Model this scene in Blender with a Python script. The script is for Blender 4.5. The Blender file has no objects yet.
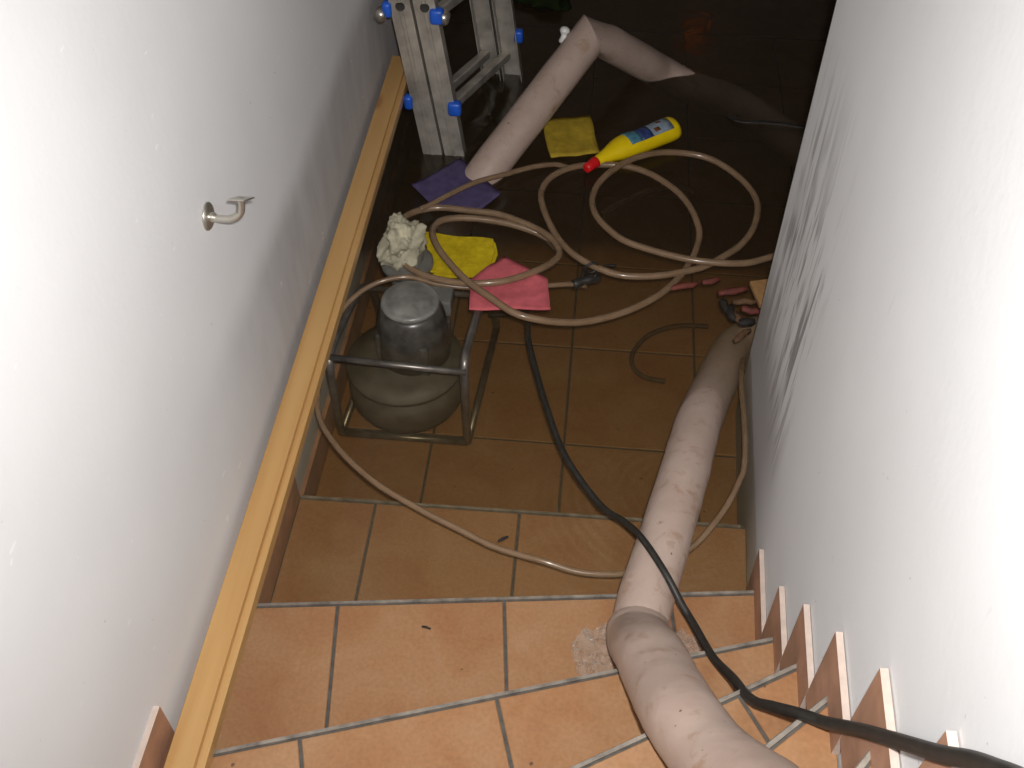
import bpy, bmesh, math, random
from mathutils import Vector, Matrix, noise
random.seed(7)
S = bpy.context.scene
COL = S.collection

# ------------------------------------------------------------------ camera, world, light, exposure
PITCH, YAW = math.radians(48.0), math.radians(5.5)
cam_d = bpy.data.cameras.new('camera')
cam_d.sensor_width = 36.0
cam_d.lens = 36.0 * 1040 / 1024
cam_d.clip_start = 0.02
cam = bpy.data.objects.new('camera', cam_d); COL.objects.link(cam)
cam.location = (0, 0, 1.83)
cam.rotation_euler = (math.pi/2 - PITCH, 0, YAW)
S.camera = cam

w = bpy.data.worlds.new('dark_cellar_air'); S.world = w; w.use_nodes = True
w.node_tree.nodes['Background'].inputs[0].default_value = (1.0, 0.75, 0.55, 1)
w.node_tree.nodes['Background'].inputs[1].default_value = 0.002

fl = bpy.data.lights.new('camera_flash', 'SPOT')
fl.energy = 156; fl.spot_size = math.radians(112); fl.spot_blend = 1.0; fl.color = (1.0, 0.975, 0.955); fl.shadow_soft_size = 0.018
flash = bpy.data.objects.new('camera_flash', fl); COL.objects.link(flash)
flash.location = (0.03, 0.035, 1.875); flash.rotation_euler = (math.pi/2 - PITCH + math.radians(3.5), 0, YAW)

S.view_settings.view_transform = 'Standard'
S.view_settings.look = 'None'
S.view_settings.exposure = 0.0
S.view_settings.gamma = 1.0
S.view_settings.use_curve_mapping = False

# ------------------------------------------------------------------ helpers
def tag(o, label=None, cat=None, group=None, kind=None):
    if label: o['label'] = label
    if cat: o['category'] = cat
    if group: o['group'] = group
    if kind: o['kind'] = kind
    return o

def obj(name, me, mat=None, parent=None, smooth=False):
    if isinstance(me, bmesh.types.BMesh):
        bm = me; me = bpy.data.meshes.new(name); bm.to_mesh(me); bm.free()
    if mat is not None and not me.materials: me.materials.append(mat)
    if smooth: me.polygons.foreach_set('use_smooth', [True]*len(me.polygons))
    o = bpy.data.objects.new(name, me); COL.objects.link(o)
    if parent is not None: o.parent = parent
    return o

def empty(name, loc=(0, 0, 0)):
    o = bpy.data.objects.new(name, None); COL.objects.link(o); o.location = loc
    o.empty_display_size = 0.05
    return o

def child(name, me, mat, parent, smooth=False):
    """mesh given in world coordinates under an Empty that stands at parent.location"""
    o = obj(name, me, mat, parent, smooth)
    root = parent; off = Vector((0, 0, 0))
    while root is not None:
        off += root.location; root = root.parent
    o.location = -off
    return o

def box(bm, x0, x1, y0, y1, z0, z1, bev=0.0):
    vs = [bm.verts.new(p) for p in ((x0,y0,z0),(x1,y0,z0),(x1,y1,z0),(x0,y1,z0),(x0,y0,z1),(x1,y0,z1),(x1,y1,z1),(x0,y1,z1))]
    fs = [bm.faces.new([vs[i] for i in f]) for f in ((3,2,1,0),(4,5,6,7),(0,1,5,4),(1,2,6,5),(2,3,7,6),(3,0,4,7))]
    if bev > 0:
        es = list({e for f in fs for e in f.edges})
        bmesh.ops.bevel(bm, geom=es, offset=bev, segments=2, affect='EDGES', profile=0.5)
    return bm

def bx(*a, **k): return box(bmesh.new(), *a, **k)

def prism(poly, z0, z1, bev=0.0):
    """polygon (xy list, any winding) extruded between two heights"""
    a = sum(poly[i][0]*poly[(i+1) % len(poly)][1] - poly[(i+1) % len(poly)][0]*poly[i][1] for i in range(len(poly)))
    if a < 0: poly = poly[::-1]
    bm = bmesh.new(); n = len(poly)
    lo = [bm.verts.new((x, y, z0)) for x, y in poly]; hi = [bm.verts.new((x, y, z1)) for x, y in poly]
    bm.faces.new(lo[::-1]); top = bm.faces.new(hi)
    for i in range(n): bm.faces.new((lo[i], lo[(i+1) % n], hi[(i+1) % n], hi[i]))
    if bev > 0: bmesh.ops.bevel(bm, geom=list(top.edges), offset=bev, segments=1, affect='EDGES')
    return bm

def clip(poly, px, py, nx, ny):
    """keep the side where (p - (px,py)).n >= 0"""
    out = []
    for i in range(len(poly)):
        a, b = poly[i], poly[(i+1) % len(poly)]
        da = (a[0]-px)*nx + (a[1]-py)*ny; db = (b[0]-px)*nx + (b[1]-py)*ny
        if da >= 0: out.append(a)
        if (da >= 0) != (db >= 0):
            t = da/(da-db); out.append((a[0]+(b[0]-a[0])*t, a[1]+(b[1]-a[1])*t))
    return out

def catmull(pts, n=6):
    pts = [Vector(p) for p in pts]; out = []
    for i in range(len(pts)-1):
        p0 = pts[max(i-1, 0)]; p1 = pts[i]; p2 = pts[i+1]; p3 = pts[min(i+2, len(pts)-1)]
        for k in range(n):
            t = k/n
            out.append(0.5*((2*p1)+(p2-p0)*t+(2*p0-5*p1+4*p2-p3)*t*t+(3*p1-p0-3*p2+p3)*t*t*t))
    out.append(pts[-1]); return out

def frames(path):
    T = []
    for i in range(len(path)):
        d = path[min(i+1, len(path)-1)] - path[max(i-1, 0)]
        T.append(d.normalized() if d.length > 1e-9 else Vector((0, 1, 0)))
    up = Vector((0, 0, 1))
    if abs(T[0].dot(up)) > 0.95: up = Vector((0, 1, 0))
    s = T[0].cross(up).normalized(); fr = []
    for t in T:
        s = (s - t*s.dot(t)).normalized(); fr.append((t, s, s.cross(t).normalized()))
    return fr

def sweep(path, rad, seg=12, bm=None, cap=True, wob=None, mitre=None):
    """tube along path; rad = number, list of numbers or list of (wide, high)"""
    bm = bm or bmesh.new(); fr = frames(path); rings = []
    for i, (p, (t, s, u)) in enumerate(zip(path, fr)):
        r = rad if not isinstance(rad, (list, tuple)) else rad[i]
        ra, rb = r if isinstance(r, tuple) else (r, r)
        ring = []
        for k in range(seg):
            a = 2*math.pi*k/seg
            f = 1.0 if wob is None else wob(i, a)
            ring.append(bm.verts.new(p + s*(ra*f*math.cos(a)) + u*(rb*f*math.sin(a))))
        rings.append(ring)
    if mitre:                                   # cut one end off along a plane: (which end, point, normal)
        end, mp, mn = mitre; mp = Vector(mp); mn = Vector(mn).normalized()
        ring = rings[end]; t = fr[end][0]
        for v in ring: v.co += t*((mp-v.co).dot(mn)/t.dot(mn))
    for a, b in zip(rings, rings[1:]):
        for k in range(seg): bm.faces.new((a[k], a[(k+1) % seg], b[(k+1) % seg], b[k]))
    if cap: bm.faces.new(rings[0][::-1]); bm.faces.new(rings[-1])
    bmesh.ops.recalc_face_normals(bm, faces=bm.faces)
    return bm

def lathe(profile, cx, cy, seg=28, bm=None):
    bm = bm or bmesh.new(); rings = []
    for r, z in profile:
        rings.append([bm.verts.new((cx + r*math.cos(2*math.pi*k/seg), cy + r*math.sin(2*math.pi*k/seg), z)) for k in range(seg)])
    for a, b in zip(rings, rings[1:]):
        for k in range(seg): bm.faces.new((a[k], a[(k+1) % seg], b[(k+1) % seg], b[k]))
    bm.faces.new(rings[0][::-1]); bm.faces.new(rings[-1])
    bmesh.ops.recalc_face_normals(bm, faces=bm.faces)
    return bm

def blob(c, rx, ry, rz, amp, freq, seed, sub=4):
    bm = bmesh.new(); bmesh.ops.create_icosphere(bm, subdivisions=sub, radius=1)
    for v in bm.verts:
        n = v.co.normalized()
        q = n*freq + Vector((seed*7.3, seed*3.1, seed))
        d = 1 + amp*(noise.noise(q) + 0.6*abs(noise.noise(q*2.3)) - 0.4*abs(noise.noise(q*4.1)))
        v.co = Vector((c[0]+n.x*rx*d, c[1]+n.y*ry*d, c[2]+n.z*rz*d))
    return bm

def cloth(poly, z, thick=0.004, bump=0.008, freq=14, seed=0, tilt=None):
    bm = bmesh.new()
    f = bm.faces.new([bm.verts.new((x, y, 0)) for x, y in poly])
    bmesh.ops.triangulate(bm, faces=[f])
    bmesh.ops.subdivide_edges(bm, edges=bm.edges[:], cuts=9, use_grid_fill=True)
    for v in bm.verts:
        q = Vector((v.co.x*freq, v.co.y*freq, seed))
        v.co.z = z + bump*noise.noise(q) + 0.35*bump*noise.noise(q*2.7) + (tilt(v.co.x, v.co.y) if tilt else 0)
        e = Vector((noise.noise(q*1.7+Vector((5, 0, 0))), noise.noise(q*1.7+Vector((0, 9, 0))), 0))*0.004
        v.co += e
    bmesh.ops.recalc_face_normals(bm, faces=bm.faces)
    bmesh.ops.solidify(bm, geom=bm.faces[:], thickness=thick)
    return bm

# ------------------------------------------------------------------ materials
def M(name):
    m = bpy.data.materials.new(name); m.use_nodes = True
    nt = m.node_tree; return m, nt, nt.nodes['Principled BSDF']

def L(nt, a, b): nt.links.new(a, b)

def N(nt, t, **kw):
    n = nt.nodes.new(t)
    for k, v in kw.items():
        if k in n.inputs: n.inputs[k].default_value = v
        else: setattr(n, k, v)
    return n

def ramp(nt, fac, stops):
    r = nt.nodes.new('ShaderNodeValToRGB'); e = r.color_ramp.elements
    while len(e) < len(stops): e.new(0.5)
    for i, (p, c) in enumerate(stops):
        e[i].position = p; e[i].color = (*c, 1) if len(c) == 3 else c
    L(nt, fac, r.inputs[0]); return r.outputs[0]

def mixc(nt, fac, a, b, mode='MIX'):
    m = nt.nodes.new('ShaderNodeMix'); m.data_type = 'RGBA'; m.blend_type = mode
    for s, v in ((0, fac), (6, a), (7, b)):
        if hasattr(v, 'is_linked') or hasattr(v, 'links'): L(nt, v, m.inputs[s])
        else: m.inputs[s].default_value = v if s == 0 else ((*v, 1) if len(v) == 3 else v)
    return m.outputs[2]

def math_(nt, op, a, b=None, clamp=False):
    m = nt.nodes.new('ShaderNodeMath'); m.operation = op; m.use_clamp = clamp
    for i, v in enumerate((a, b)):
        if v is None: continue
        if hasattr(v, 'links'): L(nt, v, m.inputs[i])
        else: m.inputs[i].default_value = v
    return m.outputs[0]

def maprange(nt, v, a, b, c=0.0, d=1.0, smooth=True):
    m = nt.nodes.new('ShaderNodeMapRange'); m.interpolation_type = 'SMOOTHSTEP' if smooth else 'LINEAR'
    L(nt, v, m.inputs[0])
    for i, x in enumerate((a, b, c, d)): m.inputs[i+1].default_value = x
    return m.outputs[0]

def geo_xyz(nt):
    g = nt.nodes.new('ShaderNodeNewGeometry'); s = nt.nodes.new('ShaderNodeSeparateXYZ')
    L(nt, g.outputs['Position'], s.inputs[0]); return g.outputs['Position'], s.outputs

def scaled(nt, vec, sc, loc=(0, 0, 0)):
    m = nt.nodes.new('ShaderNodeMapping'); L(nt, vec, m.inputs[0])
    m.inputs['Scale'].default_value = sc; m.inputs['Location'].default_value = loc
    return m.outputs[0]

def noisef(nt, vec, scale, detail=4, rough=0.55, dist=0.0):
    n = nt.nodes.new('ShaderNodeTexNoise'); L(nt, vec, n.inputs['Vector'])
    n.inputs['Scale'].default_value = scale; n.inputs['Detail'].default_value = detail
    n.inputs['Roughness'].default_value = rough; n.inputs['Distortion'].default_value = dist
    return n.outputs[0]

def bump(nt, bs, h, strength=0.2, dist=0.01):
    b = nt.nodes.new('ShaderNodeBump'); b.inputs['Strength'].default_value = strength; b.inputs['Distance'].default_value = dist
    L(nt, h, b.inputs['Height']); L(nt, b.outputs[0], bs.inputs['Normal'])

def simple(name, c, rough=0.5, metal=0.0, var=0.12, scale=30, coat=0.0, bmp=0.0, spec=0.5):
    m, nt, bs = M(name)
    pos, _ = geo_xyz(nt)
    f = noisef(nt, pos, scale, 4)
    lo = tuple(max(x*(1-var), 0) for x in c); hi = tuple(min(x*(1+var), 1) for x in c)
    L(nt, ramp(nt, f, [(0.3, lo), (0.7, hi)]), bs.inputs['Base Color'])
    bs.inputs['Roughness'].default_value = rough; bs.inputs['Metallic'].default_value = metal
    bs.inputs['Coat Weight'].default_value = coat; bs.inputs['Specular IOR Level'].default_value = spec
    if bmp: bump(nt, bs, f, bmp, 0.004)
    return m

def wall_material(name, side):
    m, nt, bs = M(name)
    pos, xyz = geo_xyz(nt)
    base = ramp(nt, noisef(nt, pos, 2.2, 3), [(0.3, (0.715, 0.720, 0.725)), (0.7, (0.775, 0.780, 0.785))])
    z, y = xyz[2], xyz[1]
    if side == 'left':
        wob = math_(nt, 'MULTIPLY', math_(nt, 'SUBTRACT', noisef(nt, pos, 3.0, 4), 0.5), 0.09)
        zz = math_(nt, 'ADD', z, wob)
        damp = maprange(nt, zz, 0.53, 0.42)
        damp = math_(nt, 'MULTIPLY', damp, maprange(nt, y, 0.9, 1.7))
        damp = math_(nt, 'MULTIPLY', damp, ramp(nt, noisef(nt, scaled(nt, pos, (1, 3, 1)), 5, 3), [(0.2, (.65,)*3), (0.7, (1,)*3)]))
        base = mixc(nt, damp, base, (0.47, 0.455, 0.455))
        # pale scrapes and a few dark flecks
        sp = maprange(nt, noisef(nt, scaled(nt, pos, (1, 1, 2.5)), 26, 1), 0.77, 0.80)
        base = mixc(nt, math_(nt, 'MULTIPLY', sp, 0.5), base, (0.9, 0.9, 0.88))
    else:
        # long dirty rub marks running down the plaster near the corner
        v = scaled(nt, pos, (1, 34, 3.6))
        st = maprange(nt, noisef(nt, v, 1.0, 3, 0.6, 0.4), 0.46, 0.60)
        mk = math_(nt, 'MULTIPLY', maprange(nt, y, 1.24, 1.38), maprange(nt, z, 0.10, 0.20))
        mk = math_(nt, 'MULTIPLY', mk, maprange(nt, z, 0.95, 0.55))
        mk = math_(nt, 'MULTIPLY', mk, maprange(nt, y, 1.80, 1.66, 0.25, 1.0))
        patch = maprange(nt, noisef(nt, scaled(nt, pos, (1, 4, 2.2)), 1.7, 2), 0.30, 0.50)
        base = mixc(nt, math_(nt, 'MULTIPLY', math_(nt, 'MULTIPLY', st, mk), math_(nt, 'MULTIPLY', patch, 0.8)), base, (0.20, 0.19, 0.19))
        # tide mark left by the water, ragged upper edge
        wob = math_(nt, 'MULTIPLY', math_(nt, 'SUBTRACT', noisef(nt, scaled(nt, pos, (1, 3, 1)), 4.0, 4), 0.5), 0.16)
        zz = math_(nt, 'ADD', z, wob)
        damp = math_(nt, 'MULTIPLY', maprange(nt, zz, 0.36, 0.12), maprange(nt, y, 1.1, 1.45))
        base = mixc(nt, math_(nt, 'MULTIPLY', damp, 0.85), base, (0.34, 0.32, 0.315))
        # scuffs higher up
        sc = maprange(nt, noisef(nt, scaled(nt, pos, (1, 9, 2)), 3.0, 5, 0.7), 0.66, 0.74)
        base = mixc(nt, math_(nt, 'MULTIPLY', sc, 0.16), base, (0.4, 0.4, 0.4))
    fleck = maprange(nt, noisef(nt, pos, 70, 1), 0.80, 0.83)
    base = mixc(nt, math_(nt, 'MULTIPLY', fleck, 0.35), base, (0.2, 0.19, 0.18))
    L(nt, base, bs.inputs['Base Color'])
    bs.inputs['Roughness'].default_value = 0.75; bs.inputs['Specular IOR Level'].default_value = 0.25
    bump(nt, bs, noisef(nt, pos, 60, 5, 0.6), 0.10, 0.004)
    return m

def tile_material():
    m, nt, bs = M('terracotta_tile')
    pos, _ = geo_xyz(nt)
    oi = nt.nodes.new('ShaderNodeObjectInfo')
    col = ramp(nt, noisef(nt, pos, 7, 6, 0.62, 0.6), [(0.28, (0.290, 0.126, 0.052)), (0.50, (0.335, 0.176, 0.080)), (0.74, (0.380, 0.226, 0.124))])
    col = mixc(nt, 0.18, col, ramp(nt, oi.outputs['Random'], [(0.0, (0.29, 0.13, 0.055)), (1.0, (0.43, 0.235, 0.125))]))
    grain = ramp(nt, noisef(nt, pos, 130, 3), [(0.3, (0.88,)*3), (0.7, (1.06,)*3)])
    col = mixc(nt, 1.0, col, grain, 'MULTIPLY')
    speck = maprange(nt, noisef(nt, pos, 46, 2), 0.745, 0.775)
    col = mixc(nt, math_(nt, 'MULTIPLY', speck, 0.75), col, (0.06, 0.035, 0.025))
    L(nt, col, bs.inputs['Base Color'])
    bs.inputs['Roughness'].default_value = 0.55; bs.inputs['Specular IOR Level'].default_value = 0.35
    bump(nt, bs, noisef(nt, pos, 90, 4), 0.12, 0.003)
    return m

def pine_material():
    m, nt, bs = M('pine_wood')
    pos, _ = geo_xyz(nt)
    g = noisef(nt, scaled(nt, pos, (16, 0.8, 16)), 1.5, 3, 0.5, 0.6)
    col = ramp(nt, g, [(0.25, (0.43, 0.235, 0.080)), (0.5, (0.49, 0.285, 0.105)), (0.75, (0.53, 0.325, 0.13))])
    k = nt.nodes.new('ShaderNodeTexVoronoi'); L(nt, scaled(nt, pos, (9, 3.1, 9)), k.inputs['Vector']); k.inputs['Scale'].default_value = 1.0
    knot = maprange(nt, k.outputs['Distance'], 0.16, 0.05)
    col = mixc(nt, math_(nt, 'MULTIPLY', knot, 0.7), col, (0.30, 0.11, 0.03))
    L(nt, col, bs.inputs['Base Color']); bs.inputs['Roughness'].default_value = 0.42
    bs.inputs['Coat Weight'].default_value = 0.15
    return m

def layflat_material():
    m, nt, bs = M('layflat_hose')
    pos, _ = geo_xyz(nt)
    col = ramp(nt, noisef(nt, pos, 9, 4), [(0.3, (0.40, 0.295, 0.245)), (0.7, (0.46, 0.355, 0.30))])
    stain = maprange(nt, noisef(nt, pos, 22, 4, 0.65, 0.5), 0.54, 0.72)
    col = mixc(nt, math_(nt, 'MULTIPLY', stain, 0.55), col, (0.27, 0.15, 0.075))
    sp = maprange(nt, noisef(nt, pos, 85, 1), 0.77, 0.79)
    col = mixc(nt, math_(nt, 'MULTIPLY', sp, 0.8), col, (0.05, 0.035, 0.03))
    L(nt, col, bs.inputs['Base Color']); bs.inputs['Roughness'].default_value = 0.42
    bump(nt, bs, noisef(nt, pos, 18, 3), 0.25, 0.01)
    return m

def clear_hose_material():
    m, nt, bs = M('clear_pvc_hose')
    pos, _ = geo_xyz(nt)
    col = ramp(nt, noisef(nt, pos, 25, 3), [(0.3, (0.235, 0.15, 0.088)), (0.7, (0.31, 0.205, 0.125))])
    L(nt, col, bs.inputs['Base Color']); bs.inputs['Roughness'].default_value = 0.25
    bs.inputs['Coat Weight'].default_value = 0.4; bs.inputs['Coat Roughness'].default_value = 0.12
    tr = nt.nodes.new('ShaderNodeBsdfTransparent'); tr.inputs[0].default_value = (0.93, 0.88, 0.82, 1)
    mx = nt.nodes.new('ShaderNodeMixShader'); mx.inputs[0].default_value = 0.30
    L(nt, bs.outputs[0], mx.inputs[1]); L(nt, tr.outputs[0], mx.inputs[2])
    L(nt, mx.outputs[0], nt.nodes['Material Output'].inputs[0])
    return m

def film_material():
    m, nt, bs = M('crumpled_film')
    bs.inputs['Base Color'].default_value = (0.62, 0.56, 0.50, 1); bs.inputs['Roughness'].default_value = 0.10; bs.inputs['Coat Weight'].default_value = 1.0
    pos, _ = geo_xyz(nt)
    bump(nt, bs, noisef(nt, pos, 60, 3), 0.5, 0.01)
    tr = nt.nodes.new('ShaderNodeBsdfTransparent'); mx = nt.nodes.new('ShaderNodeMixShader'); mx.inputs[0].default_value = 0.76
    L(nt, bs.outputs[0], mx.inputs[1]); L(nt, tr.outputs[0], mx.inputs[2]); L(nt, mx.outputs[0], nt.nodes['Material Output'].inputs[0])
    return m

def water_material():
    m, nt, bs = M('murky_flood_water'); nt.nodes.remove(bs)
    pos, xyz = geo_xyz(nt)
    out = nt.nodes['Material Output']
    h1 = noisef(nt, pos, 9, 2, 0.5, 0.6)
    # small rings spreading where the hoses move, dying away within a forearm's length
    wv = nt.nodes.new('ShaderNodeTexWave'); wv.wave_type = 'RINGS'; wv.rings_direction = 'Z'
    L(nt, scaled(nt, pos, (1, 1, 1), (-0.20, -1.36, 0)), wv.inputs['Vector'])
    wv.inputs['Scale'].default_value = 13; wv.inputs['Distortion'].default_value = 4.0; wv.inputs['Detail'].default_value = 2; wv.inputs['Detail Scale'].default_value = 0.7
    ln = nt.nodes.new('ShaderNodeVectorMath'); ln.operation = 'LENGTH'; L(nt, scaled(nt, pos, (1, 1, 0), (-0.10, -1.30, 0)), ln.inputs[0])
    near_ = maprange(nt, ln.outputs['Value'], 0.06, 0.30, 1.0, 0.0)
    rings = math_(nt, 'MULTIPLY', wv.outputs['Fac'], math_(nt, 'MULTIPLY', near_, 1.0))
    b = nt.nodes.new('ShaderNodeBump'); b.inputs['Strength'].default_value = 0.40; b.inputs['Distance'].default_value = 0.01
    L(nt, math_(nt, 'ADD', h1, rings), b.inputs['Height'])
    fr = nt.nodes.new('ShaderNodeFresnel'); fr.inputs[0].default_value = 1.33
    gl = nt.nodes.new('ShaderNodeBsdfGlossy'); gl.inputs['Roughness'].default_value = 0.10; L(nt, b.outputs[0], gl.inputs['Normal'])
    tr = nt.nodes.new('ShaderNodeBsdfTransparent')
    mx = nt.nodes.new('ShaderNodeMixShader'); L(nt, fr.outputs[0], mx.inputs[0]); L(nt, tr.outputs[0], mx.inputs[1]); L(nt, gl.outputs[0], mx.inputs[2])
    silt = nt.nodes.new('ShaderNodeBsdfDiffuse'); L(nt, b.outputs[0], silt.inputs['Normal']); silt.inputs[0].default_value = (0.50, 0.36, 0.21, 1)      # fine silt afloat on the surface
    ms = nt.nodes.new('ShaderNodeMixShader'); ms.inputs[0].default_value = 0.045
    L(nt, mx.outputs[0], ms.inputs[1]); L(nt, silt.outputs[0], ms.inputs[2])
    L(nt, ms.outputs[0], out.inputs['Surface'])
    va = nt.nodes.new('ShaderNodeVolumeAbsorption'); va.inputs['Color'].default_value = (0.55, 0.47, 0.20, 1); va.inputs['Density'].default_value = 3.3
    L(nt, va.outputs[0], out.inputs['Volume'])
    return m

MT = dict(
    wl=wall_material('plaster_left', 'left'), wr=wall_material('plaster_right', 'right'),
    room=simple('room_plaster', (0.62, 0.53, 0.47), 0.8, var=0.2, scale=3),
    ceil=simple('ceiling_plaster', (0.6, 0.57, 0.53), 0.9, var=0.05, scale=4),
    tile=tile_material(), grout=simple('grey_grout', (0.085, 0.078, 0.068), 0.9, var=0.25, scale=60),
    trim=simple('grey_metal_trim', (0.215, 0.19, 0.16), 0.5, 0.0, var=0.45, scale=30),
    skirt=simple('skirting_tile', (0.40, 0.215, 0.135), 0.6, var=0.25, scale=14),
    edge=simple('raw_tile_edge', (0.52, 0.42, 0.36), 0.8, var=0.12, scale=40),
    pine=pine_material(), layflat=layflat_material(), pvc=clear_hose_material(), film=film_material(), water=water_material(),
    rubber=simple('black_rubber', (0.020, 0.018, 0.015), 0.5, var=0.4, scale=60),
    sunk=simple('silted_cable', (0.085, 0.05, 0.028), 0.8, var=0.3, scale=40),
    seam=simple('grubby_fold_edge', (0.27, 0.17, 0.12), 0.6, var=0.4, scale=30),
    pumpcap=simple('grey_cap_paint', (0.17, 0.165, 0.15), 0.3, var=0.35, scale=26),
    pumpbody=simple('wet_pump_body', (0.055, 0.050, 0.042), 0.3, var=0.5, scale=34),
    alu=simple('dull_aluminium', (0.40, 0.37, 0.325), 0.42, 0.45, var=0.35, scale=16),
    aludark=simple('shaded_rung_aluminium', (0.34, 0.30, 0.25), 0.45, 0.5, var=0.25, scale=18),
    blue=simple('blue_plastic', (0.015, 0.10, 0.55), 0.4, var=0.2),
    hole=simple('dark_rivet', (0.03, 0.028, 0.025), 0.6),
    steel=simple('dull_steel_tube', (0.20, 0.18, 0.16), 0.35, 0.7, var=0.35, scale=22),
    pumpgrey=simple('grey_pump_paint', (0.135, 0.130, 0.115), 0.34, var=0.25, scale=20),
    pumpdark=simple('muddy_pump_casting', (0.085, 0.075, 0.055), 0.6, var=0.35, scale=24),
    nickel=simple('brushed_nickel', (0.55, 0.52, 0.46), 0.3, 0.85, var=0.12, scale=60),
    yellow=simple('yellow_cloth', (0.50, 0.37, 0.012), 0.9, var=0.2, scale=50, bmp=0.3, spec=0.1),
    ochre=simple('ochre_cloth', (0.40, 0.28, 0.03), 0.9, var=0.22, scale=40, bmp=0.3, spec=0.1),
    pink=simple('pink_cloth', (0.50, 0.110, 0.125), 0.9, var=0.14, scale=40, bmp=0.3, spec=0.1),
    purple=simple('violet_cloth', (0.085, 0.065, 0.14), 0.9, var=0.2, scale=40, bmp=0.3, spec=0.1),
    rag=simple('dirty_white_rag', (0.40, 0.37, 0.27), 0.9, var=0.3, scale=18, bmp=0.3, spec=0.1),
    green=simple('dark_green_cloth', (0.013, 0.02, 0.005), 0.9, var=0.4, scale=20, spec=0.1),
    bottle=simple('yellow_bottle_plastic', (0.80, 0.58, 0.005), 0.35, var=0.05),
    red=simple('red_cap_plastic', (0.62, 0.012, 0.015), 0.35, var=0.08),
    lab=simple('grey_blue_label', (0.22, 0.28, 0.34), 0.4, var=0.25, scale=60),
    labdark=simple('navy_label_band', (0.03, 0.05, 0.16), 0.4, var=0.4, scale=70),
    labteal=simple('teal_label_field', (0.07, 0.20, 0.27), 0.4, var=0.3, scale=70),
    haz=simple('hazard_mark', (0.14, 0.05, 0.015), 0.5, var=0.3, scale=80),
    white=simple('white_plastic', (0.78, 0.77, 0.75), 0.3, var=0.05),
    bark=simple('brown_bark', (0.10, 0.05, 0.022), 0.85, var=0.4, scale=60),
    barkred=simple('reddish_stick', (0.13, 0.028, 0.018), 0.7, var=0.3, scale=60),
    barkdark=simple('wet_black_bark', (0.014, 0.011, 0.009), 0.75, var=0.4, scale=60),
    chip=simple('raw_wood_chip', (0.33, 0.18, 0.07), 0.7, var=0.2, scale=50),
)

# ------------------------------------------------------------------ the stairwell and the flooded room
XL = -0.632                                    # left wall face
def xr(y): return 0.392 + 0.037*(y - 1.228)    # right wall face, turned about two degrees
RISE = 0.17
FLOOR_Z, WATER_Z = -0.25, -0.010
YB, YC, YF, XF = -1.2, 1.825, 4.9, 2.4         # back of the stairwell, wall corner, far wall, room's right wall

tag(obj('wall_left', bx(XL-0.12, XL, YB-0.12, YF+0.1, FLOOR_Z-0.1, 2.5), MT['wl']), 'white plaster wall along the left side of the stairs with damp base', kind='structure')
wr_poly = [(xr(YB), YB-0.12), (xr(YC), YC), (xr(YC)+0.13, YC), (xr(YB)+0.13, YB-0.12)]
bm = prism(wr_poly, FLOOR_Z-0.1, 2.5)
es = [e for e in bm.edges if abs(e.verts[0].co.z-e.verts[1].co.z) > 1 and e.verts[0].co.y > 1]
bmesh.ops.bevel(bm, geom=es, offset=0.006, segments=3, affect='EDGES')
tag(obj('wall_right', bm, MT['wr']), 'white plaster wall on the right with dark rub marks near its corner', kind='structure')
tag(obj('wall_far', bx(XL-0.12, XF+0.1, YF, YF+0.1, FLOOR_Z-0.1, 2.5), MT['room']), 'dark far wall of the flooded room', kind='structure')
tag(obj('wall_room_right', bx(XF, XF+0.1, YC-0.3, YF, FLOOR_Z-0.1, 2.5), MT['room']), 'dark side wall of the flooded room', kind='structure')
tag(obj('wall_room_near', bx(xr(YC)+0.10, XF+0.1, YC-0.13, YC-0.005, FLOOR_Z-0.1, 2.5), MT['room']), 'wall of the flooded room behind the stairs', kind='structure')
tag(obj('wall_back', bx(XL-0.12, xr(YB)+0.13, YB-0.12, YB, 0, 2.5), MT['ceil']), 'white wall at the top of the stairs', kind='structure')
tag(obj('ceiling', bx(XL-0.12, XF+0.1, YB-0.12, YF+0.1, 2.5, 2.6), MT['ceil']), 'plain ceiling over stairs and cellar', kind='structure')

G = 0.0031                                     # half the joint width
def tile_grid(parent, poly, ox, oy, ang, pu, pv, z_top, vr, ur, thick=0.012):
    """clip a turned grid of tiles to a polygon; every piece is an object of its own"""
    ux, uy = math.cos(ang), math.sin(ang); vx, vy = -uy, ux
    for i in ur:
        for j in vr:
            p = poly
            for (d, nx, ny) in ((i*pu+G, ux, uy), (-(i+1)*pu+G, -ux, -uy), (j*pv+G, vx, vy), (-(j+1)*pv+G, -vx, -vy)):
                s = 1 if (nx, ny) in ((ux, uy), (vx, vy)) else -1
                p = clip(p, ox + (d if s > 0 else d)*nx, oy + d*ny, nx, ny)
                if len(p) < 3: break
            if len(p) < 3: continue
            a = abs(sum(p[k][0]*p[(k+1) % len(p)][1]-p[(k+1) % len(p)][0]*p[k][1] for k in range(len(p))))/2
            if a < 0.0006: continue
            dz = random.uniform(-0.0007, 0.0007)
            obj('tile', prism(p, z_top-thick, z_top+dz, 0.0016), MT['tile'], parent)

floor = tag(obj('floor', bx(XL-0.05, XF+0.05, 1.25, YF+0.05, FLOOR_Z-0.1, FLOOR_Z-0.004), MT['grout']), 'terracotta tiled cellar floor under brown flood water', kind='structure')
rect = [(XL+0.001, 1.345), (1.75, 1.345), (1.75, 3.74), (XL+0.001, 3.74)]
tile_grid(floor, rect, -0.365, 1.672, 0.0, 0.338, 0.345, FLOOR_Z, range(-1, 6), range(-1, 7))
tag(obj('tile', bx(XL+0.001, XF, 3.75, YF, FLOOR_Z-0.004, FLOOR_Z), MT['tile'], floor), kind='stuff')
obj('tile', bx(1.76, XF, YC, 3.745, FLOOR_Z-0.004, FLOOR_Z), MT['tile'], floor)['kind'] = 'stuff'

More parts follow.
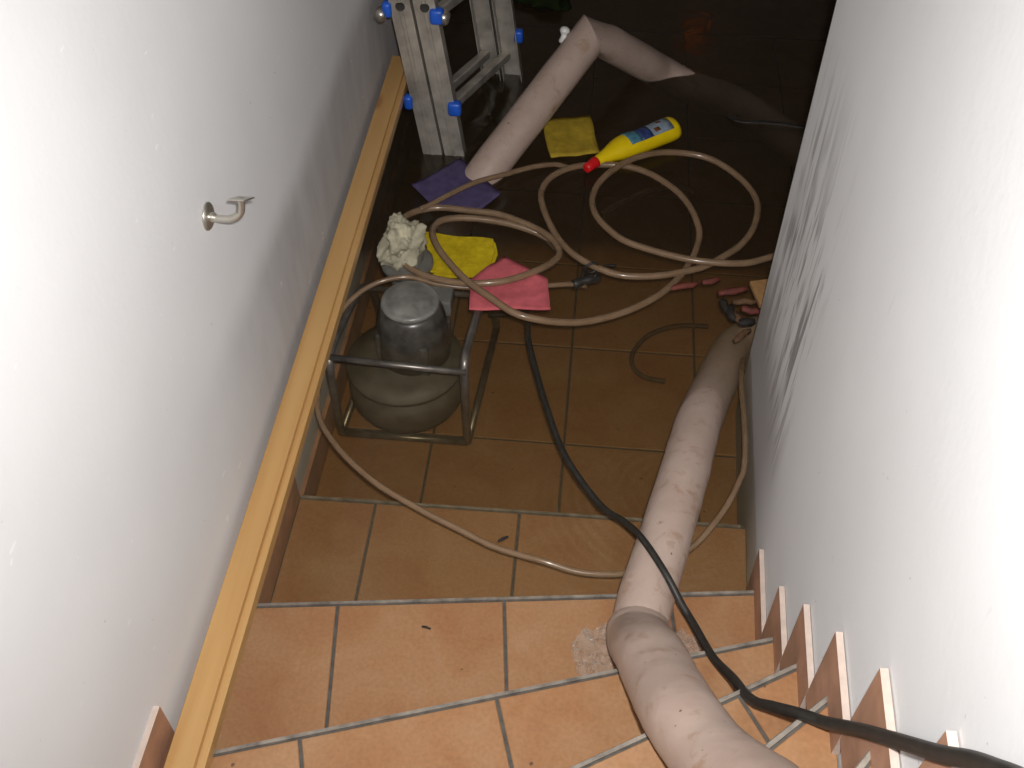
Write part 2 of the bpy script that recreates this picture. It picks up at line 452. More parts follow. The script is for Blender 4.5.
# step noses: (height, y at the left face, y at the right face, grout origin x on the nose)
NOSE = [(-0.125, 1.360, 1.374, -0.445), (0.0, 1.003, 1.130, -0.447), (0.17, 0.616, 0.937, -0.418), (0.34, 0.224, 0.805, -0.30),
        (0.51, -0.205, 0.680, -0.25), (0.68, -0.70, 0.548, -0.2), (0.85, -1.6, 0.40, -0.2), (1.02, -2.6, 0.15, -0.1)]
XLs, XRs = XL + 0.012, 0.385
stairs = tag(empty('staircase', (0, 1.3, FLOOR_Z)), 'winding terracotta tiled stairs with grey nosing strips going down into the water', kind='structure')
def nose_line(k):
    z, yl, yr, gx = NOSE[k]
    return z, Vector((XLs, yl)), Vector((XRs, yr)), gx
for k in range(7):
    z, a, b, gx = nose_line(k); _, a2, b2, _ = nose_line(k+1)
    d = (b-a).normalized(); n = Vector((-d.y, d.x))
    d2 = (b2-a2).normalized(); n2 = Vector((-d2.y, d2.x))
    full = [(XL+0.001, YB+0.002), (xr(YB)-0.001, YB+0.002), (xr(1.5)-0.001, 1.5), (XL+0.001, 1.5)]
    body = clip(full, a.x, a.y, -n.x, -n.y)
    lower = clip(body, a2.x, a2.y, n2.x, n2.y) if k < 6 else body
    step = empty('step', (0, 0, 0)); step.parent = stairs; step.location = -stairs.location
    obj('step_core', prism(body if k == 6 else clip(body, a2.x - n2.x*0.06, a2.y - n2.y*0.06, n2.x, n2.y), z-0.24, z-0.004), MT['grout'], step)
    # tiles stop behind the nosing strip and at the riser above
    tp = clip(body, a.x - n.x*0.008, a.y - n.y*0.008, -n.x, -n.y)
    if k < 6: tp = clip(tp, a2.x + n2.x*0.001, a2.y + n2.y*0.001, n2.x, n2.y)
    tp = clip(tp, XLs, 0, 1, 0)
    t = (gx - a.x)/d.x
    tile_grid(step, tp, a.x + d.x*t, a.y + d.y*t, math.atan2(d.y, d.x), 0.331, 0.60, z, range(-1, 0), range(-5, 6))
    # nosing strip
    bm = bmesh.new(); prof = [(-0.0045, -0.010), (0.003, -0.010), (0.003, -0.002), (0.0015, 0.0012), (-0.0045, 0.0012)]
    ring = []
    for q in (a, b):
        ring.append([bm.verts.new((q.x + n.x*s, q.y + n.y*s, z + h)) for s, h in prof])
    for i in range(5): bm.faces.new((ring[0][i], ring[0][(i+1) % 5], ring[1][(i+1) % 5], ring[1][i]))
    bm.faces.new(ring[0][::-1]); bm.faces.new(ring[1]); bmesh.ops.recalc_face_normals(bm, faces=bm.faces)
    obj('nosing_strip', bm, MT['trim'], step)
    # riser slab below the nosing
    q = [a + n*0.001, b + n*0.001, b - n*0.012, a - n*0.012]
    obj('riser_tile', prism([(p.x, p.y) for p in q], z-0.165 if k else FLOOR_Z, z-0.0105), MT['tile'], step)

# skirting pieces that climb with the steps: rust faced, raw pale sawn edges
def skirting(side, y0, y1, zb, zt, sawn=True):
    bm = bmesh.new(); th = 0.0095
    f = (lambda y: xr(y)) if side > 0 else (lambda y: XL)
    pts = []
    for zz in (zb, zt):
        for (yy, off) in ((y0, 0), (y1, 0), (y1, th), (y0, th)):
            pts.append(bm.verts.new((f(yy) - side*off, yy, zz)))
    for fc in ((0,1,2,3),(4,5,6,7),(0,1,5,4),(1,2,6,5),(2,3,7,6),(3,0,4,7)): bm.faces.new([pts[i] for i in fc])
    bmesh.ops.recalc_face_normals(bm, faces=bm.faces)
    me = bpy.data.meshes.new('skirting_tile'); bm.to_mesh(me); bm.free()
    me.materials.append(MT['skirt']); me.materials.append(MT['edge'])
    for p in me.polygons:
        if sawn and abs(p.normal.x) < 0.6: p.material_index = 1
    return me
TS = [1.184, 0.996, 0.861, 0.720, 0.581, 0.433, 0.27]
for i in range(6):
    o = obj('skirting_tile', skirting(1, TS[i+1]+0.001, TS[i], -0.02+RISE*i - 0.10, 0.07+RISE*i), None, stairs); o.location = -stairs.location
for y0, y1, zb, zt in ((0.665, 1.02, 0.0, 0.10), (0.30, 0.664, 0.1, 0.27), (-0.05, 0.299, 0.30, 0.44), (1.021, 1.36, -0.13, -0.02), (1.362, 1.9, FLOOR_Z, -0.15), (1.902, 2.45, FLOOR_Z, -0.15), (2.452, 3.0, FLOOR_Z, -0.15)):
    o = obj('skirting_tile', skirting(-1, y0, y1, zb, zt, zt > 0), None, stairs); o.location = -stairs.location

lamp_m, lnt, lbs = M('dim_orange_glow')
lbs.inputs['Base Color'].default_value = (0.5, 0.12, 0.03, 1); lbs.inputs['Emission Color'].default_value = (1.0, 0.22, 0.05, 1); lbs.inputs['Emission Strength'].default_value = 0.7
lamp = tag(empty('indicator_lamp', (0.455, YF, 0.87)), 'dim orange lamp on the far wall mirrored in the dark water', 'lamp')
child('lamp_plate', bx(0.385, 0.525, YF-0.015, YF, 0.80, 0.94, bev=0.004), MT['hole'], lamp)
bm = bmesh.new(); bmesh.ops.create_uvsphere(bm, u_segments=20, v_segments=12, radius=0.055)
for v in bm.verts: v.co = Vector((0.455+v.co.x, YF-0.015+min(v.co.y, 0.0)*0.6, 0.87+v.co.z))
child('lamp_glass', bm, lamp_m, lamp, True)

# flood water: a closed body with a rippled skin
bm = bmesh.new(); X0, X1, Y0, Y1 = XL-0.02, XF+0.02, 0.92, YF+0.02
box(bm, X0, X1, Y0, Y1, FLOOR_Z-0.05, WATER_Z)
tag(obj('flood_water', bm, MT['water']), 'murky brown flood water filling the cellar up to the stairs', 'water', kind='stuff')

# ------------------------------------------------------------------ timber lying along the left wall
prof = [(-0.612, 0.170), (-0.612, 0.200), (-0.5655, 0.200), (-0.5635, 0.1925), (-0.5605, 0.1925), (-0.559, 0.197), (-0.552, 0.197), (-0.549, 0.195), (-0.549, 0.170)]
bm = bmesh.new(); rr = []
for yy, dx in ((0.36, 0.002), (1.2, 0.0), (2.0, -0.002), (2.72, -0.004)):
    rr.append([bm.verts.new((x+dx, yy, z+0.002)) for x, z in prof])
for a, b in zip(rr, rr[1:]):
    for i in range(len(prof)): bm.faces.new((a[i], a[(i+1) % len(prof)], b[(i+1) % len(prof)], b[i]))
bm.faces.new(rr[0][::-1]); bm.faces.new(rr[-1]); bmesh.ops.recalc_face_normals(bm, faces=bm.faces)
tag(obj('timber_strip', bm, MT['pine']), 'long pine timber strip with a groove lying along the left wall', 'timber')

# handrail bracket without its rail
br = tag(empty('handrail_bracket', (XL, 1.303, 0.737)), 'bare brushed metal handrail bracket screwed to the left wall', 'bracket')
bm = bmesh.new(); ringz = []
for r, o_ in ((0.024, 0.0), (0.024, 0.0025), (0.021, 0.005), (0.010, 0.006)):
    ringz.append([bm.verts.new((XL+o_, 1.303+r*math.cos(2*math.pi*k/24), 0.737+r*math.sin(2*math.pi*k/24))) for k in range(24)])
for a, b in zip(ringz, ringz[1:]):
    for k in range(24): bm.faces.new((a[k], a[(k+1) % 24], b[(k+1) % 24], b[k]))
bm.faces.new(ringz[-1]); bm.faces.new(ringz[0][::-1]); bmesh.ops.recalc_face_normals(bm, faces=bm.faces)
child('rosette', bm, MT['nickel'], br, True)
path = catmull([(XL+0.004, 1.303, 0.737), (XL+0.022, 1.300, 0.736), (XL+0.042, 1.300, 0.738), (XL+0.058, 1.302, 0.748), (XL+0.063, 1.304, 0.766), (XL+0.063, 1.304, 0.776)], 6)
child('arm', sweep(path, [0.0085 if i < 4 else 0.0062 for i in range(len(path))], 12), MT['nickel'], br, True)
bm = bx(XL+0.050, XL+0.078, 1.284, 1.328, 0.775, 0.7785, bev=0.001)
for v in bm.verts: v.co.z -= (v.co.y-1.304)*0.62          # follows the slope of the missing rail
child('saddle_plate', bm, MT['nickel'], br)

# ------------------------------------------------------------------ lay-flat drain hose: near run over the stairs, far kinked run
def hose_mesh(pts, radii, n=8, seg=24, wr_=0.012, seed=0, mitre=None):
    P = catmull([(*p,) for p in pts], n); m = len(pts)-1; R_ = []
    for i in range(len(P)):
        t = i/n; k = min(int(t), m-1); f = t-k
        a, b = radii[k], radii[min(k+1, m)]
        R_.append((a[0]+(b[0]-a[0])*f, a[1]+(b[1]-a[1])*f))
    def wob(i, a):
        q = Vector((math.cos(a)*1.3, math.sin(a)*1.3, i*0.23+seed))
        return 1 + wr_*2.2*noise.noise(q*1.5) + wr_*noise.noise(q*4)
    return sweep(P, R_, seg, wob=wob, mitre=mitre)

r0 = 0.054
near = tag(empty('drain_hose', (0.15, 1.04, 0.0)), 'wide pale pink drain hose climbing the stairs along the right wall', 'hose', 'wide pale drain hoses')
pts = [(0.62, 2.05, -0.19), (0.50, 2.06, -0.19), (0.415, 2.00, -0.185), (0.372, 1.89, -0.15), (0.336, 1.775, -0.110), (0.284, 1.588, -0.030), (0.241, 1.395, 0.022), (0.191, 1.185, 0.050), (0.160, 1.065, 0.056), (0.148, 1.000, 0.060), (0.146, 0.970, 0.064)]
rd = [(r0, r0)]*7 + [(0.054, 0.053), (0.055, 0.051), (0.054, 0.047), (0.048, 0.042)]
child('lower_run', hose_mesh(pts, rd, seed=1), MT['layflat'], near, True)
pts = [(0.148, 0.996, 0.052), (0.146, 0.976, 0.066), (0.147, 0.940, 0.098), (0.151, 0.850, 0.225), (0.166, 0.764, 0.300), (0.187, 0.657, 0.400), (0.219, 0.573, 0.470), (0.265, 0.47, 0.60), (0.290, 0.36, 0.76), (0.285, 0.20, 0.91), (0.26, -0.05, 0.915), (0.2, -0.5, 0.91), (0.1, -1.1, 0.91)]
rd = [(0.058, 0.050), (0.0625, 0.054), (0.0625, 0.055), (0.061, 0.054), (0.060, 0.054), (0.060, 0.053)] + [(0.058, 0.053)]*7
up_ = child('upper_run', hose_mesh(pts, rd, seed=5), MT['layflat'], near, True)
P = catmull(pts[1:8], 6); sm = [p - sd*0.0595 - u*0.010 for p, (t, sd, u) in zip(P, frames(P))]
o = child('fold_seam', sweep(sm, [(0.0045, 0.0035)]*len(sm), 8), MT['seam'], up_, True)

far = tag(empty('drain_hose', (-0.04, 2.90, 0.0)), 'wide pale pink drain hose sharply kinked above the water behind the yellow bottle', 'hose', 'wide pale drain hoses')
K = Vector((-0.036, 2.865, 0.222)); W0 = Vector((-0.309, 2.476, -0.004)); W1 = Vector((0.195, 3.075, -0.020))
d1 = (K - W0).normalized(); d2 = (W1 - K).normalized()
fold_n = (d1*0.55 + d2*0.45); eye = (K - Vector((0, 0, 1.83))).normalized(); fold_n = (fold_n - eye*fold_n.dot(eye)*0.85).normalized()
def kinked(run1, run2, ra, rb, seg=28):
    P = run1 + [K] + run2; m = len(run1); fr = frames(P); bm = bmesh.new(); rings = []
    for i, (p, (t, sd, u)) in enumerate(zip(P, fr)):
        if i == m: t, sd, u = fr[m-1]
        ring = []
        for k in range(seg):
            a = 2*math.pi*k/seg
            q = Vector((math.cos(a)*1.3, math.sin(a)*1.3, i*0.35))
            f = 1 + 0.03*noise.noise(q*1.4)
            co = p + sd*(ra*f*math.cos(a)) + u*(rb*f*math.sin(a))
            if i == m: co += d1*((K-co).dot(fold_n)/d1.dot(fold_n))
            ring.append(bm.verts.new(co))
        rings.append(ring)
    for i, (a, b) in enumerate(zip(rings, rings[1:])):
        for k in range(seg): bm.faces.new((a[k], a[(k+1) % seg], b[(k+1) % seg], b[k]))
    for k in range(seg):
        e = bm.edges.get((rings[m][k], rings[m][(k+1) % seg]))
        if e: e.smooth = False
    bm.faces.new(rings[0][::-1]); bm.faces.new(rings[-1]); bmesh.ops.recalc_face_normals(bm, faces=bm.faces)
    return bm
run1 = catmull([(-0.42, 2.30, -0.13), (-0.365, 2.40, -0.065), tuple(W0)] + [tuple(W0.lerp(K, t)) for t in (0.25, 0.5, 0.75)], 4) 
run2 = catmull([tuple(K.lerp(W1, t)) for t in (0.22, 0.42, 0.7)] + [tuple(W1), (0.285, 3.065, -0.062), (0.422, 3.0, -0.066), (0.558, 2.86, -0.072), (0.72, 2.70, -0.11), (0.95, 2.5, -0.14)], 4)
child('hose_sleeve', kinked(run1, run2, 0.056, 0.053), MT['layflat'], far, True)
KB = Vector((-0.116, 2.835, 0.205))
bm = sweep(catmull([tuple(KB), tuple(KB+Vector((-0.002, 0.008, 0.022))), tuple(KB+Vector((0.002, 0.014, 0.044)))], 5), [0.012, 0.016, 0.017, 0.014, 0.010, 0.009, 0.012, 0.0155, 0.015, 0.012, 0.006], 14)
o = child('air_valve', bm, MT['white'], far, True); o['label'] = 'small white plastic valve'

# ------------------------------------------------------------------ thin clear hoses floating in coils
MAIN = [ (0.538,2.163,0.020), (0.474,2.127,0.025), (0.403,2.092,0.029), (0.304,2.088,0.030), (0.228,2.101,0.030), (0.152,2.125,0.030), (0.089,2.155,0.030), (0.041,2.207,0.029), (0.011,2.265,0.025), (0.000,2.335,0.020), (0.014,2.403,0.021), (0.049,2.460,0.026), (0.106,2.516,0.031), (0.182,2.554,0.031), (0.267,2.566,0.026), (0.335,2.553,0.020), (0.393,2.508,0.015), (0.436,2.445,0.014), (0.457,2.380,0.014), (0.455,2.316,0.014), (0.437,2.248,0.011), (0.403,2.187,0.009), (0.363,2.146,0.007), (0.308,2.098,0.006), (0.246,2.069,0.006), (0.185,2.049,0.006), (0.117,2.039,0.007), (0.063,2.045,0.009), (0.001,2.074,0.011), (-0.048,2.114,0.013), (-0.087,2.170,0.014), (-0.120,2.247,0.014), (-0.140,2.316,0.014), (-0.144,2.362,0.014), (-0.132,2.411,0.014), (-0.102,2.458,0.012), (-0.053,2.494,0.010), (0.014,2.512,0.008), (0.082,2.514,0.008), (0.142,2.494,0.008), (0.192,2.457,0.008), (0.242,2.398,0.010), (0.273,2.334,0.011), (0.292,2.269,0.008), (0.296,2.221,0.002), (0.283,2.159,-0.003), (0.263,2.105,-0.004), (0.239,2.055,-0.003), (0.186,1.978,0.002), (0.112,1.910,0.008), (0.039,1.862,0.017), (-0.025,1.825,0.035), (-0.096,1.801,0.059), (-0.167,1.802,0.076), (-0.236,1.852,0.079), (-0.274,1.885,0.077), (-0.313,1.926,0.073), (-0.356,1.982,0.071), (-0.392,2.040,0.068), (-0.412,2.095,0.062), (-0.411,2.140,0.053), (-0.391,2.173,0.047), (-0.341,2.191,0.042), (-0.268,2.201,0.031), (-0.194,2.206,0.012), (-0.133,2.199,-0.007), (-0.094,2.171,-0.021), (-0.078,2.148,-0.028), (-0.093,2.115,-0.030), (-0.131,2.080,-0.030) ]
HR = 0.0094
tag(obj('clear_hose', sweep(catmull(MAIN, 5), HR, 10), MT['pvc'], smooth=True),
    'long brownish clear hose floating in big loops in front of the yellow bottle', 'hose', 'thin clear hoses')
PUMPLOOP = [ (-0.517,2.166,0.036), (-0.495,2.211,0.027), (-0.463,2.244,0.019), (-0.412,2.260,0.017), (-0.335,2.256,0.016), (-0.258,2.247,0.017), (-0.195,2.221,0.018), (-0.141,2.189,0.020), (-0.097,2.143,0.025), (-0.076,2.088,0.030), (-0.087,2.046,0.037), (-0.119,1.999,0.048), (-0.171,1.950,0.059), (-0.223,1.921,0.064), (-0.291,1.913,0.061), (-0.348,1.922,0.055), (-0.407,1.940,0.052), (-0.452,1.963,0.056), (-0.488,1.992,0.065), (-0.505,2.008,0.072) ]
tag(obj('clear_hose', sweep(catmull(PUMPLOOP, 6), HR, 10), MT['pvc'], smooth=True),
    'brownish clear hose looping from the rag-wrapped pump outlet around the yellow sponge cloth', 'hose', 'thin clear hoses')
LONG = [ (0.0,2.03), (-0.040,2.010), (-0.092,1.981), (-0.171,1.960), (-0.300,1.940), (-0.380,1.932), (-0.449,1.923), (-0.517,1.904), (-0.566,1.867), (-0.600,1.815), (-0.612,1.730), (-0.614,1.640), (-0.606,1.545), (-0.583,1.482), (-0.545,1.429), (-0.492,1.374), (-0.421,1.318), (-0.355,1.280), (-0.291,1.247), (-0.222,1.215), (-0.156,1.187), (-0.102,1.172), (-0.046,1.160), (0.014,1.150), (0.062,1.149), (0.121,1.157), (0.199,1.184), (0.259,1.229), (0.297,1.276), (0.336,1.340), (0.364,1.406), (0.376,1.440), (0.384,1.499), (0.388,1.566), (0.391,1.636), (0.393,1.70), (0.398,1.79), (0.41, 1.86) ]
zs = [-0.03, -0.008, 0.010, 0.018, 0.022, 0.035, 0.06, 0.055, 0.045, 0.03, 0.015, 0.005, 0.002, 0.002] + [0.002]*6 + [-0.002]*3 + [-0.012, -0.016, -0.018, -0.016, -0.010, -0.004, -0.002, -0.004, -0.008, -0.016, -0.024, -0.035, -0.05, -0.065, -0.09]
tag(obj('clear_hose', sweep(catmull([(x, y, z) for (x, y), z in zip(LONG, zs)], 6), 0.0070, 10), MT['pvc'], smooth=True),
    'brownish clear hose sweeping over the first flooded step and under the wide pale hose', 'hose', 'thin clear hoses')
D = [ (-0.469,2.234), (-0.442,2.261), (-0.389,2.321), (-0.327,2.377), (-0.254,2.429), (-0.180,2.482), (-0.119,2.514), (-0.090,2.522), (-0.050,2.53) ]
zs = [0.028, 0.026, 0.024, 0.024, 0.016, 0.008, -0.002, -0.012, -0.03]
tag(obj('clear_hose', sweep(catmull([(x, y, z) for (x, y), z in zip(D, zs)], 6), 0.0078, 10), MT['pvc'], smooth=True),
    'brownish clear hose running straight over the violet cloth towards the bottle cap', 'hose', 'thin clear hoses')
E_ = [ (0.03,2.37,-0.06), (0.089,2.421,-0.05), (0.156,2.472,-0.05), (0.242,2.518,-0.06), (0.30,2.54,-0.09) ]
tag(obj('sunken_hose', sweep(catmull(E_, 6), 0.009, 10), MT['pvc'], smooth=True), 'short dim piece of hose just under the water inside the right loop', 'hose', 'thin clear hoses')
hook = [(0.35,2.12,-0.235), (0.264,2.115,-0.236), (0.193,2.078,-0.236), (0.155,2.029,-0.236), (0.138,1.979,-0.236), (0.149,1.933,-0.236), (0.180,1.908,-0.236), (0.23,1.900,-0.236)]
tag(obj('sunken_cable', sweep(catmull(hook, 6), 0.007, 8), MT['sunk'], smooth=True), 'dark cable bent like a hook on the flooded floor tiles', 'cable')
tag(obj('hose_tie', sweep(catmull([(0.012+0.016*math.cos(a), 2.056+0.006*math.cos(a), 0.012+0.016*math.sin(a)) for a in [k*math.pi/6 for k in range(13)]], 2), 0.0035, 6), MT['rubber'], smooth=True), 'black tie wrapped round the floating clear hose', 'tie')
cp = tag(empty('hose_coupling', (0.0, 2.04, -0.02)), 'black coupling with bent wire ends where the clear hose sinks', 'coupling')
child('coupling_sleeve', sweep(catmull([(-0.035, 2.012, -0.012), (0.0, 2.032, -0.010), (0.035, 2.045, -0.014)], 5), [0.010, 0.013, 0.013, 0.012, 0.011, 0.013, 0.013, 0.012, 0.010, 0.010, 0.009], 12), MT['rubber'], cp, True)
child('wire_end', sweep(catmull([(-0.012, 2.03, -0.004), (-0.006, 2.065, 0.006), (-0.010, 2.10, 0.002)], 5), 0.004, 8), MT['rubber'], cp, True)
child('wire_end', sweep(catmull([(0.02, 2.04, -0.004), (0.045, 2.075, 0.004), (0.075, 2.085, 0.0)], 5), 0.0035, 8), MT['rubber'], cp, True)

# black supply cable: from the pump over the pale hose and up along the right wall
CB = [(-0.26, 2.04, -0.17), (-0.19, 2.03, -0.15), (-0.153, 1.97, -0.08), (-0.140, 1.87, -0.03), (-0.126, 1.775, -0.012), (-0.076, 1.597, -0.006), (-0.02, 1.439, 0.0), (0.062, 1.302, 0.015), (0.112, 1.225, 0.068), (0.145, 1.163, 0.106), (0.188, 1.085, 0.115), (0.222, 1.030, 0.095), (0.244, 0.985, 0.10),
      (0.262, 0.875, 0.19), (0.278, 0.79, 0.285), (0.288, 0.715, 0.370), (0.304, 0.668, 0.45), (0.323, 0.630, 0.515), (0.343, 0.60, 0.56), (0.352, 0.548, 0.66), (0.350, 0.48, 0.789), (0.347, 0.413, 0.914), (0.345, 0.363, 1.012), (0.343, 0.30, 1.10), (0.335, 0.2, 1.12), (0.325, 0.05, 1.02), (0.31, -0.2, 0.875), (0.29, -0.6, 0.862), (0.2, -1.1, 0.862)]
CBP = catmull(CB, 6)
tag(obj('power_cable', sweep(CBP, [0.0072 + 0.0014*min(max((i/len(CBP)-0.36)/0.25, 0), 1) for i in range(len(CBP))], 10), MT['rubber'], smooth=True), 'thick black rubber cable running from the pump across the pale hose and up the stairs', 'cable')

# ------------------------------------------------------------------ pump in its tube frame
pump = tag(empty('pump', (-0.43, 1.82, FLOOR_Z)), 'grey electric pump in a steel tube frame standing half under water', 'pump')
fx0, fx1, fy0, fy1, ft, fb = -0.598, -0.272, 1.645, 2.02, 0.030, -0.238
tr = 0.0105
child('front_top_bar', sweep([Vector((fx0, fy0+0.012, ft)), Vector((-0.44, fy0, ft+0.002)), Vector((fx1+0.005, fy0-0.006, ft))], 0.0085, 12), MT['steel'], pump, True)
for sx, x in ((-1, fx0), (1, fx1)):
    ft = 0.030 if sx > 0 else 0.012
    P = catmull([(x, fy0, fb), (x, fy0, -0.10), (x, fy0, ft-0.03), (x, fy0+0.008, ft+0.006), (x, fy0+0.035, ft+0.018), (x+0.004, fy0+0.10, ft+0.016), (x+0.010, fy0+0.19, ft+0.004), (x+0.012, fy0+0.27, ft-0.022), (x+0.016, fy1-0.03, -0.045), (x+0.02, fy1+0.02, -0.10), (x+0.03, fy1+0.04, fb)], 6)
    child('side_hoop', sweep(P, tr, 12), MT['steel'], pump, True)
    child('floor_rail', sweep([Vector((x, fy0, fb)), Vector((x+0.03, fy1+0.04, fb))], tr, 12), MT['steel'], pump, True)
child('front_floor_bar', sweep([Vector((fx0, fy0, fb)), Vector((fx1, fy0, fb))], tr, 12), MT['steel'], pump, True)
child('rear_top_bar', sweep([Vector((fx0, fy1-0.03, -0.05)), Vector((fx1+0.01, fy1-0.03, -0.05))], 0.0085, 12), MT['steel'], pump, True)
ft = 0.030
cx, cy = -0.425, 1.815
child('motor_cap', lathe([(0.060, 0.066), (0.070, 0.070), (0.0725, 0.076), (0.0715, 0.082), (0.066, 0.086), (0.062, 0.085), (0.055, 0.090), (0.030, 0.096), (0.004, 0.097)], cx, cy, 32), MT['pumpcap'], pump, True)
mh = child('motor_housing', lathe([(0.092, -0.10), (0.091, -0.04), (0.088, 0.010), (0.083, 0.040), (0.074, 0.060), (0.064, 0.069), (0.04, 0.070)], cx, cy, 32), MT['pumpbody'], pump, True)
for a in (0.35, 1.8, 3.6, 5.2):
    c = Vector((cx+0.086*math.cos(a), cy+0.086*math.sin(a), 0))
    obj('housing_lug', bx(c.x-0.011, c.x+0.011, c.y-0.011, c.y+0.011, -0.10, 0.0, bev=0.004), MT['pumpbody'], mh)
child('volute', lathe([(0.11, -0.235), (0.140, -0.225), (0.150, -0.20), (0.150, -0.165), (0.140, -0.145), (0.120, -0.135), (0.115, -0.122), (0.148, -0.112), (0.150, -0.098), (0.10, -0.092), (0.07, -0.090)], cx-0.02, cy-0.03, 36), MT['pumpdark'], pump, True)
P = catmull([(-0.44, 1.88, -0.12), (-0.452, 1.94, -0.07), (-0.462, 1.985, -0.01), (-0.468, 2.005, 0.03), (-0.47, 2.015, 0.06)], 6)
child('outlet_pipe', sweep(P, 0.046, 18), MT['pumpgrey'], pump, True)
child('outlet_flange', lathe([(0.060, 0.022), (0.068, 0.026), (0.068, 0.040), (0.060, 0.045)], -0.466, 2.005, 24), MT['pumpgrey'], pump, True)
child('terminal_box', bx(-0.395, -0.335, 1.87, 1.95, -0.02, 0.028, bev=0.006), MT['pumpgrey'], pump)

rag = blob((-0.478, 2.030, 0.085), 0.050, 0.062, 0.056, 0.50, 1.9, 3, sub=5)
for v in rag.verts:
    h = max(0.0, 0.085-v.co.z); v.co.x -= h*0.25; v.co.y -= h*0.5
tag(obj('rag', rag, MT['rag'], smooth=True), 'crumpled dirty white rag wrapped on the pump outlet', 'rag')

# ------------------------------------------------------------------ floating cloths
YP = [(-0.442, 2.137), (-0.256, 2.126), (-0.246, 2.077), (-0.253, 2.001), (-0.294, 1.984), (-0.403, 1.980)]
yc = tag(empty('sponge_cloth', (-0.34, 2.05, 0.02)), 'bright yellow folded sponge cloth beside the rag', 'cloth', 'cleaning cloths in the water')
child('upper_layer', cloth(YP, 0.030, 0.004, 0.006, 12, 2), MT['yellow'], yc)
child('lower_layer', cloth([(x+0.008, y-0.004) for x, y in YP], 0.018, 0.004, 0.004, 12, 6), MT['yellow'], yc)
tag(obj('cleaning_cloth', cloth([(-0.219, 2.048), (-0.099, 1.962), (-0.081, 1.856), (-0.283, 1.832), (-0.295, 1.943)], 0.048, 0.004, 0.008, 11, 4), MT['pink'], smooth=True), 'pink cleaning cloth lying over the clear hose at the pump', 'cloth', 'cleaning cloths in the water')
tag(obj('cleaning_cloth', cloth([(-0.394, 2.505), (-0.258, 2.353), (-0.307, 2.278), (-0.446, 2.279), (-0.514, 2.366)], 0.004, 0.004, 0.006, 9, 8), MT['purple'], smooth=True), 'dark violet cleaning cloth floating at the foot of the ladder', 'cloth', 'cleaning cloths in the water')
tag(obj('cleaning_cloth', cloth([(-0.174, 2.735), (-0.026, 2.782), (0.012, 2.587), (-0.130, 2.543)], 0.000, 0.004, 0.008, 10, 11), MT['ochre'], smooth=True), 'dull ochre square cleaning cloth floating left of the bottle', 'cloth', 'cleaning cloths in the water')
tag(obj('cloth_bundle', blob((-0.235, 3.52, 0.005), 0.10, 0.09, 0.035, 0.6, 2.2, 8, sub=4), MT['green'], smooth=True), 'dark green bundle of cloth floating at the top edge behind the ladder', 'cloth')

# ------------------------------------------------------------------ yellow bottle with red cap
A = Vector((-0.035, 2.497, 0.014)); B = Vector((0.232, 2.692, 0.030))
def along(t): return A + (B-A)*t
ax = (B-A).normalized(); side = ax.cross(Vector((0, 0, 1))).normalized()
bt = tag(empty('bottle', tuple(along(0.5))), 'yellow cleaner bottle with red cap floating on its side', 'bottle')
prof_t = [(0.10, 0.012, 0.012), (0.125, 0.0155, 0.0150), (0.20, 0.019, 0.017), (0.28, 0.026, 0.022), (0.36, 0.035, 0.028), (0.43, 0.0405, 0.032), (0.50, 0.041, 0.033), (0.60, 0.0385, 0.0325), (0.75, 0.0395, 0.033), (0.90, 0.0415, 0.034), (0.965, 0.0405, 0.033), (0.993, 0.035, 0.028), (1.0, 0.026, 0.021)]
def bottle_pt(t):
    p = along(t)
    b = max(0.0, 0.36-t)
    return p + side*(0.020*b*b/0.13) - side*(0.004*math.sin(min(max((t-0.3)/0.3, 0), 1)*math.pi))
child('bottle_body', sweep([bottle_pt(t) for t, _, _ in prof_t], [(a, b) for _, a, b in prof_t], 28), MT['bottle'], bt, True)
capt = [(-0.005, 0.0105, 0.0105), (0.0, 0.0135, 0.0135), (0.05, 0.0145, 0.0145), (0.10, 0.0160, 0.0160), (0.125, 0.0175, 0.0170), (0.128, 0.014, 0.014)]
child('cap', sweep([bottle_pt(t) for t, _, _ in capt], [(a, b) for _, a, b in capt], 20), MT['red'], bt, True)
def interp(t):
    for (t0, a0, b0), (t1, a1, b1) in zip(prof_t, prof_t[1:]):
        if t0 <= t <= t1:
            f = (t-t0)/(t1-t0); return a0+(a1-a0)*f, b0+(b1-b0)*f
    return prof_t[-1][1:]
def label_patch(t0, t1, a0, a1, off, nt_=8, na=12):
    bm = bmesh.new(); g = []
    for i in range(nt_+1):
        t = t0+(t1-t0)*i/nt_; ra, rb = interp(t); p = bottle_pt(t)
        s = ax.cross(Vector((0, 0, 1))).normalized(); u = s.cross(ax)
        g.append([bm.verts.new(p + s*((ra+off)*math.cos(math.radians(a0+(a1-a0)*k/na))) + u*((rb+off)*math.sin(math.radians(a0+(a1-a0)*k/na)))) for k in range(na+1)])
    for i in range(nt_):
        for k in range(na): bm.faces.new((g[i][k], g[i][k+1], g[i+1][k+1], g[i+1][k]))
    bmesh.ops.recalc_face_normals(bm, faces=bm.faces)
    bmesh.ops.solidify(bm, geom=bm.faces[:], thickness=0.0004)
    return bm
lab = child('label', label_patch(0.47, 0.92, 45, 160, 0.0008), MT['lab'], bt, True)
child('label_field', label_patch(0.47, 0.585, 45, 160, 0.0014, 4), MT['labteal'], lab, True)
child('label_band', label_patch(0.585, 0.70, 45, 160, 0.0014, 4), MT['labdark'], lab, True)
child('label_mark', label_patch(0.735, 0.79, 60, 80, 0.0014, 3, 4), MT['haz'], lab, True)
child('label_mark', label_patch(0.80, 0.85, 100, 114, 0.0014, 3, 4), MT['haz'], lab, True)

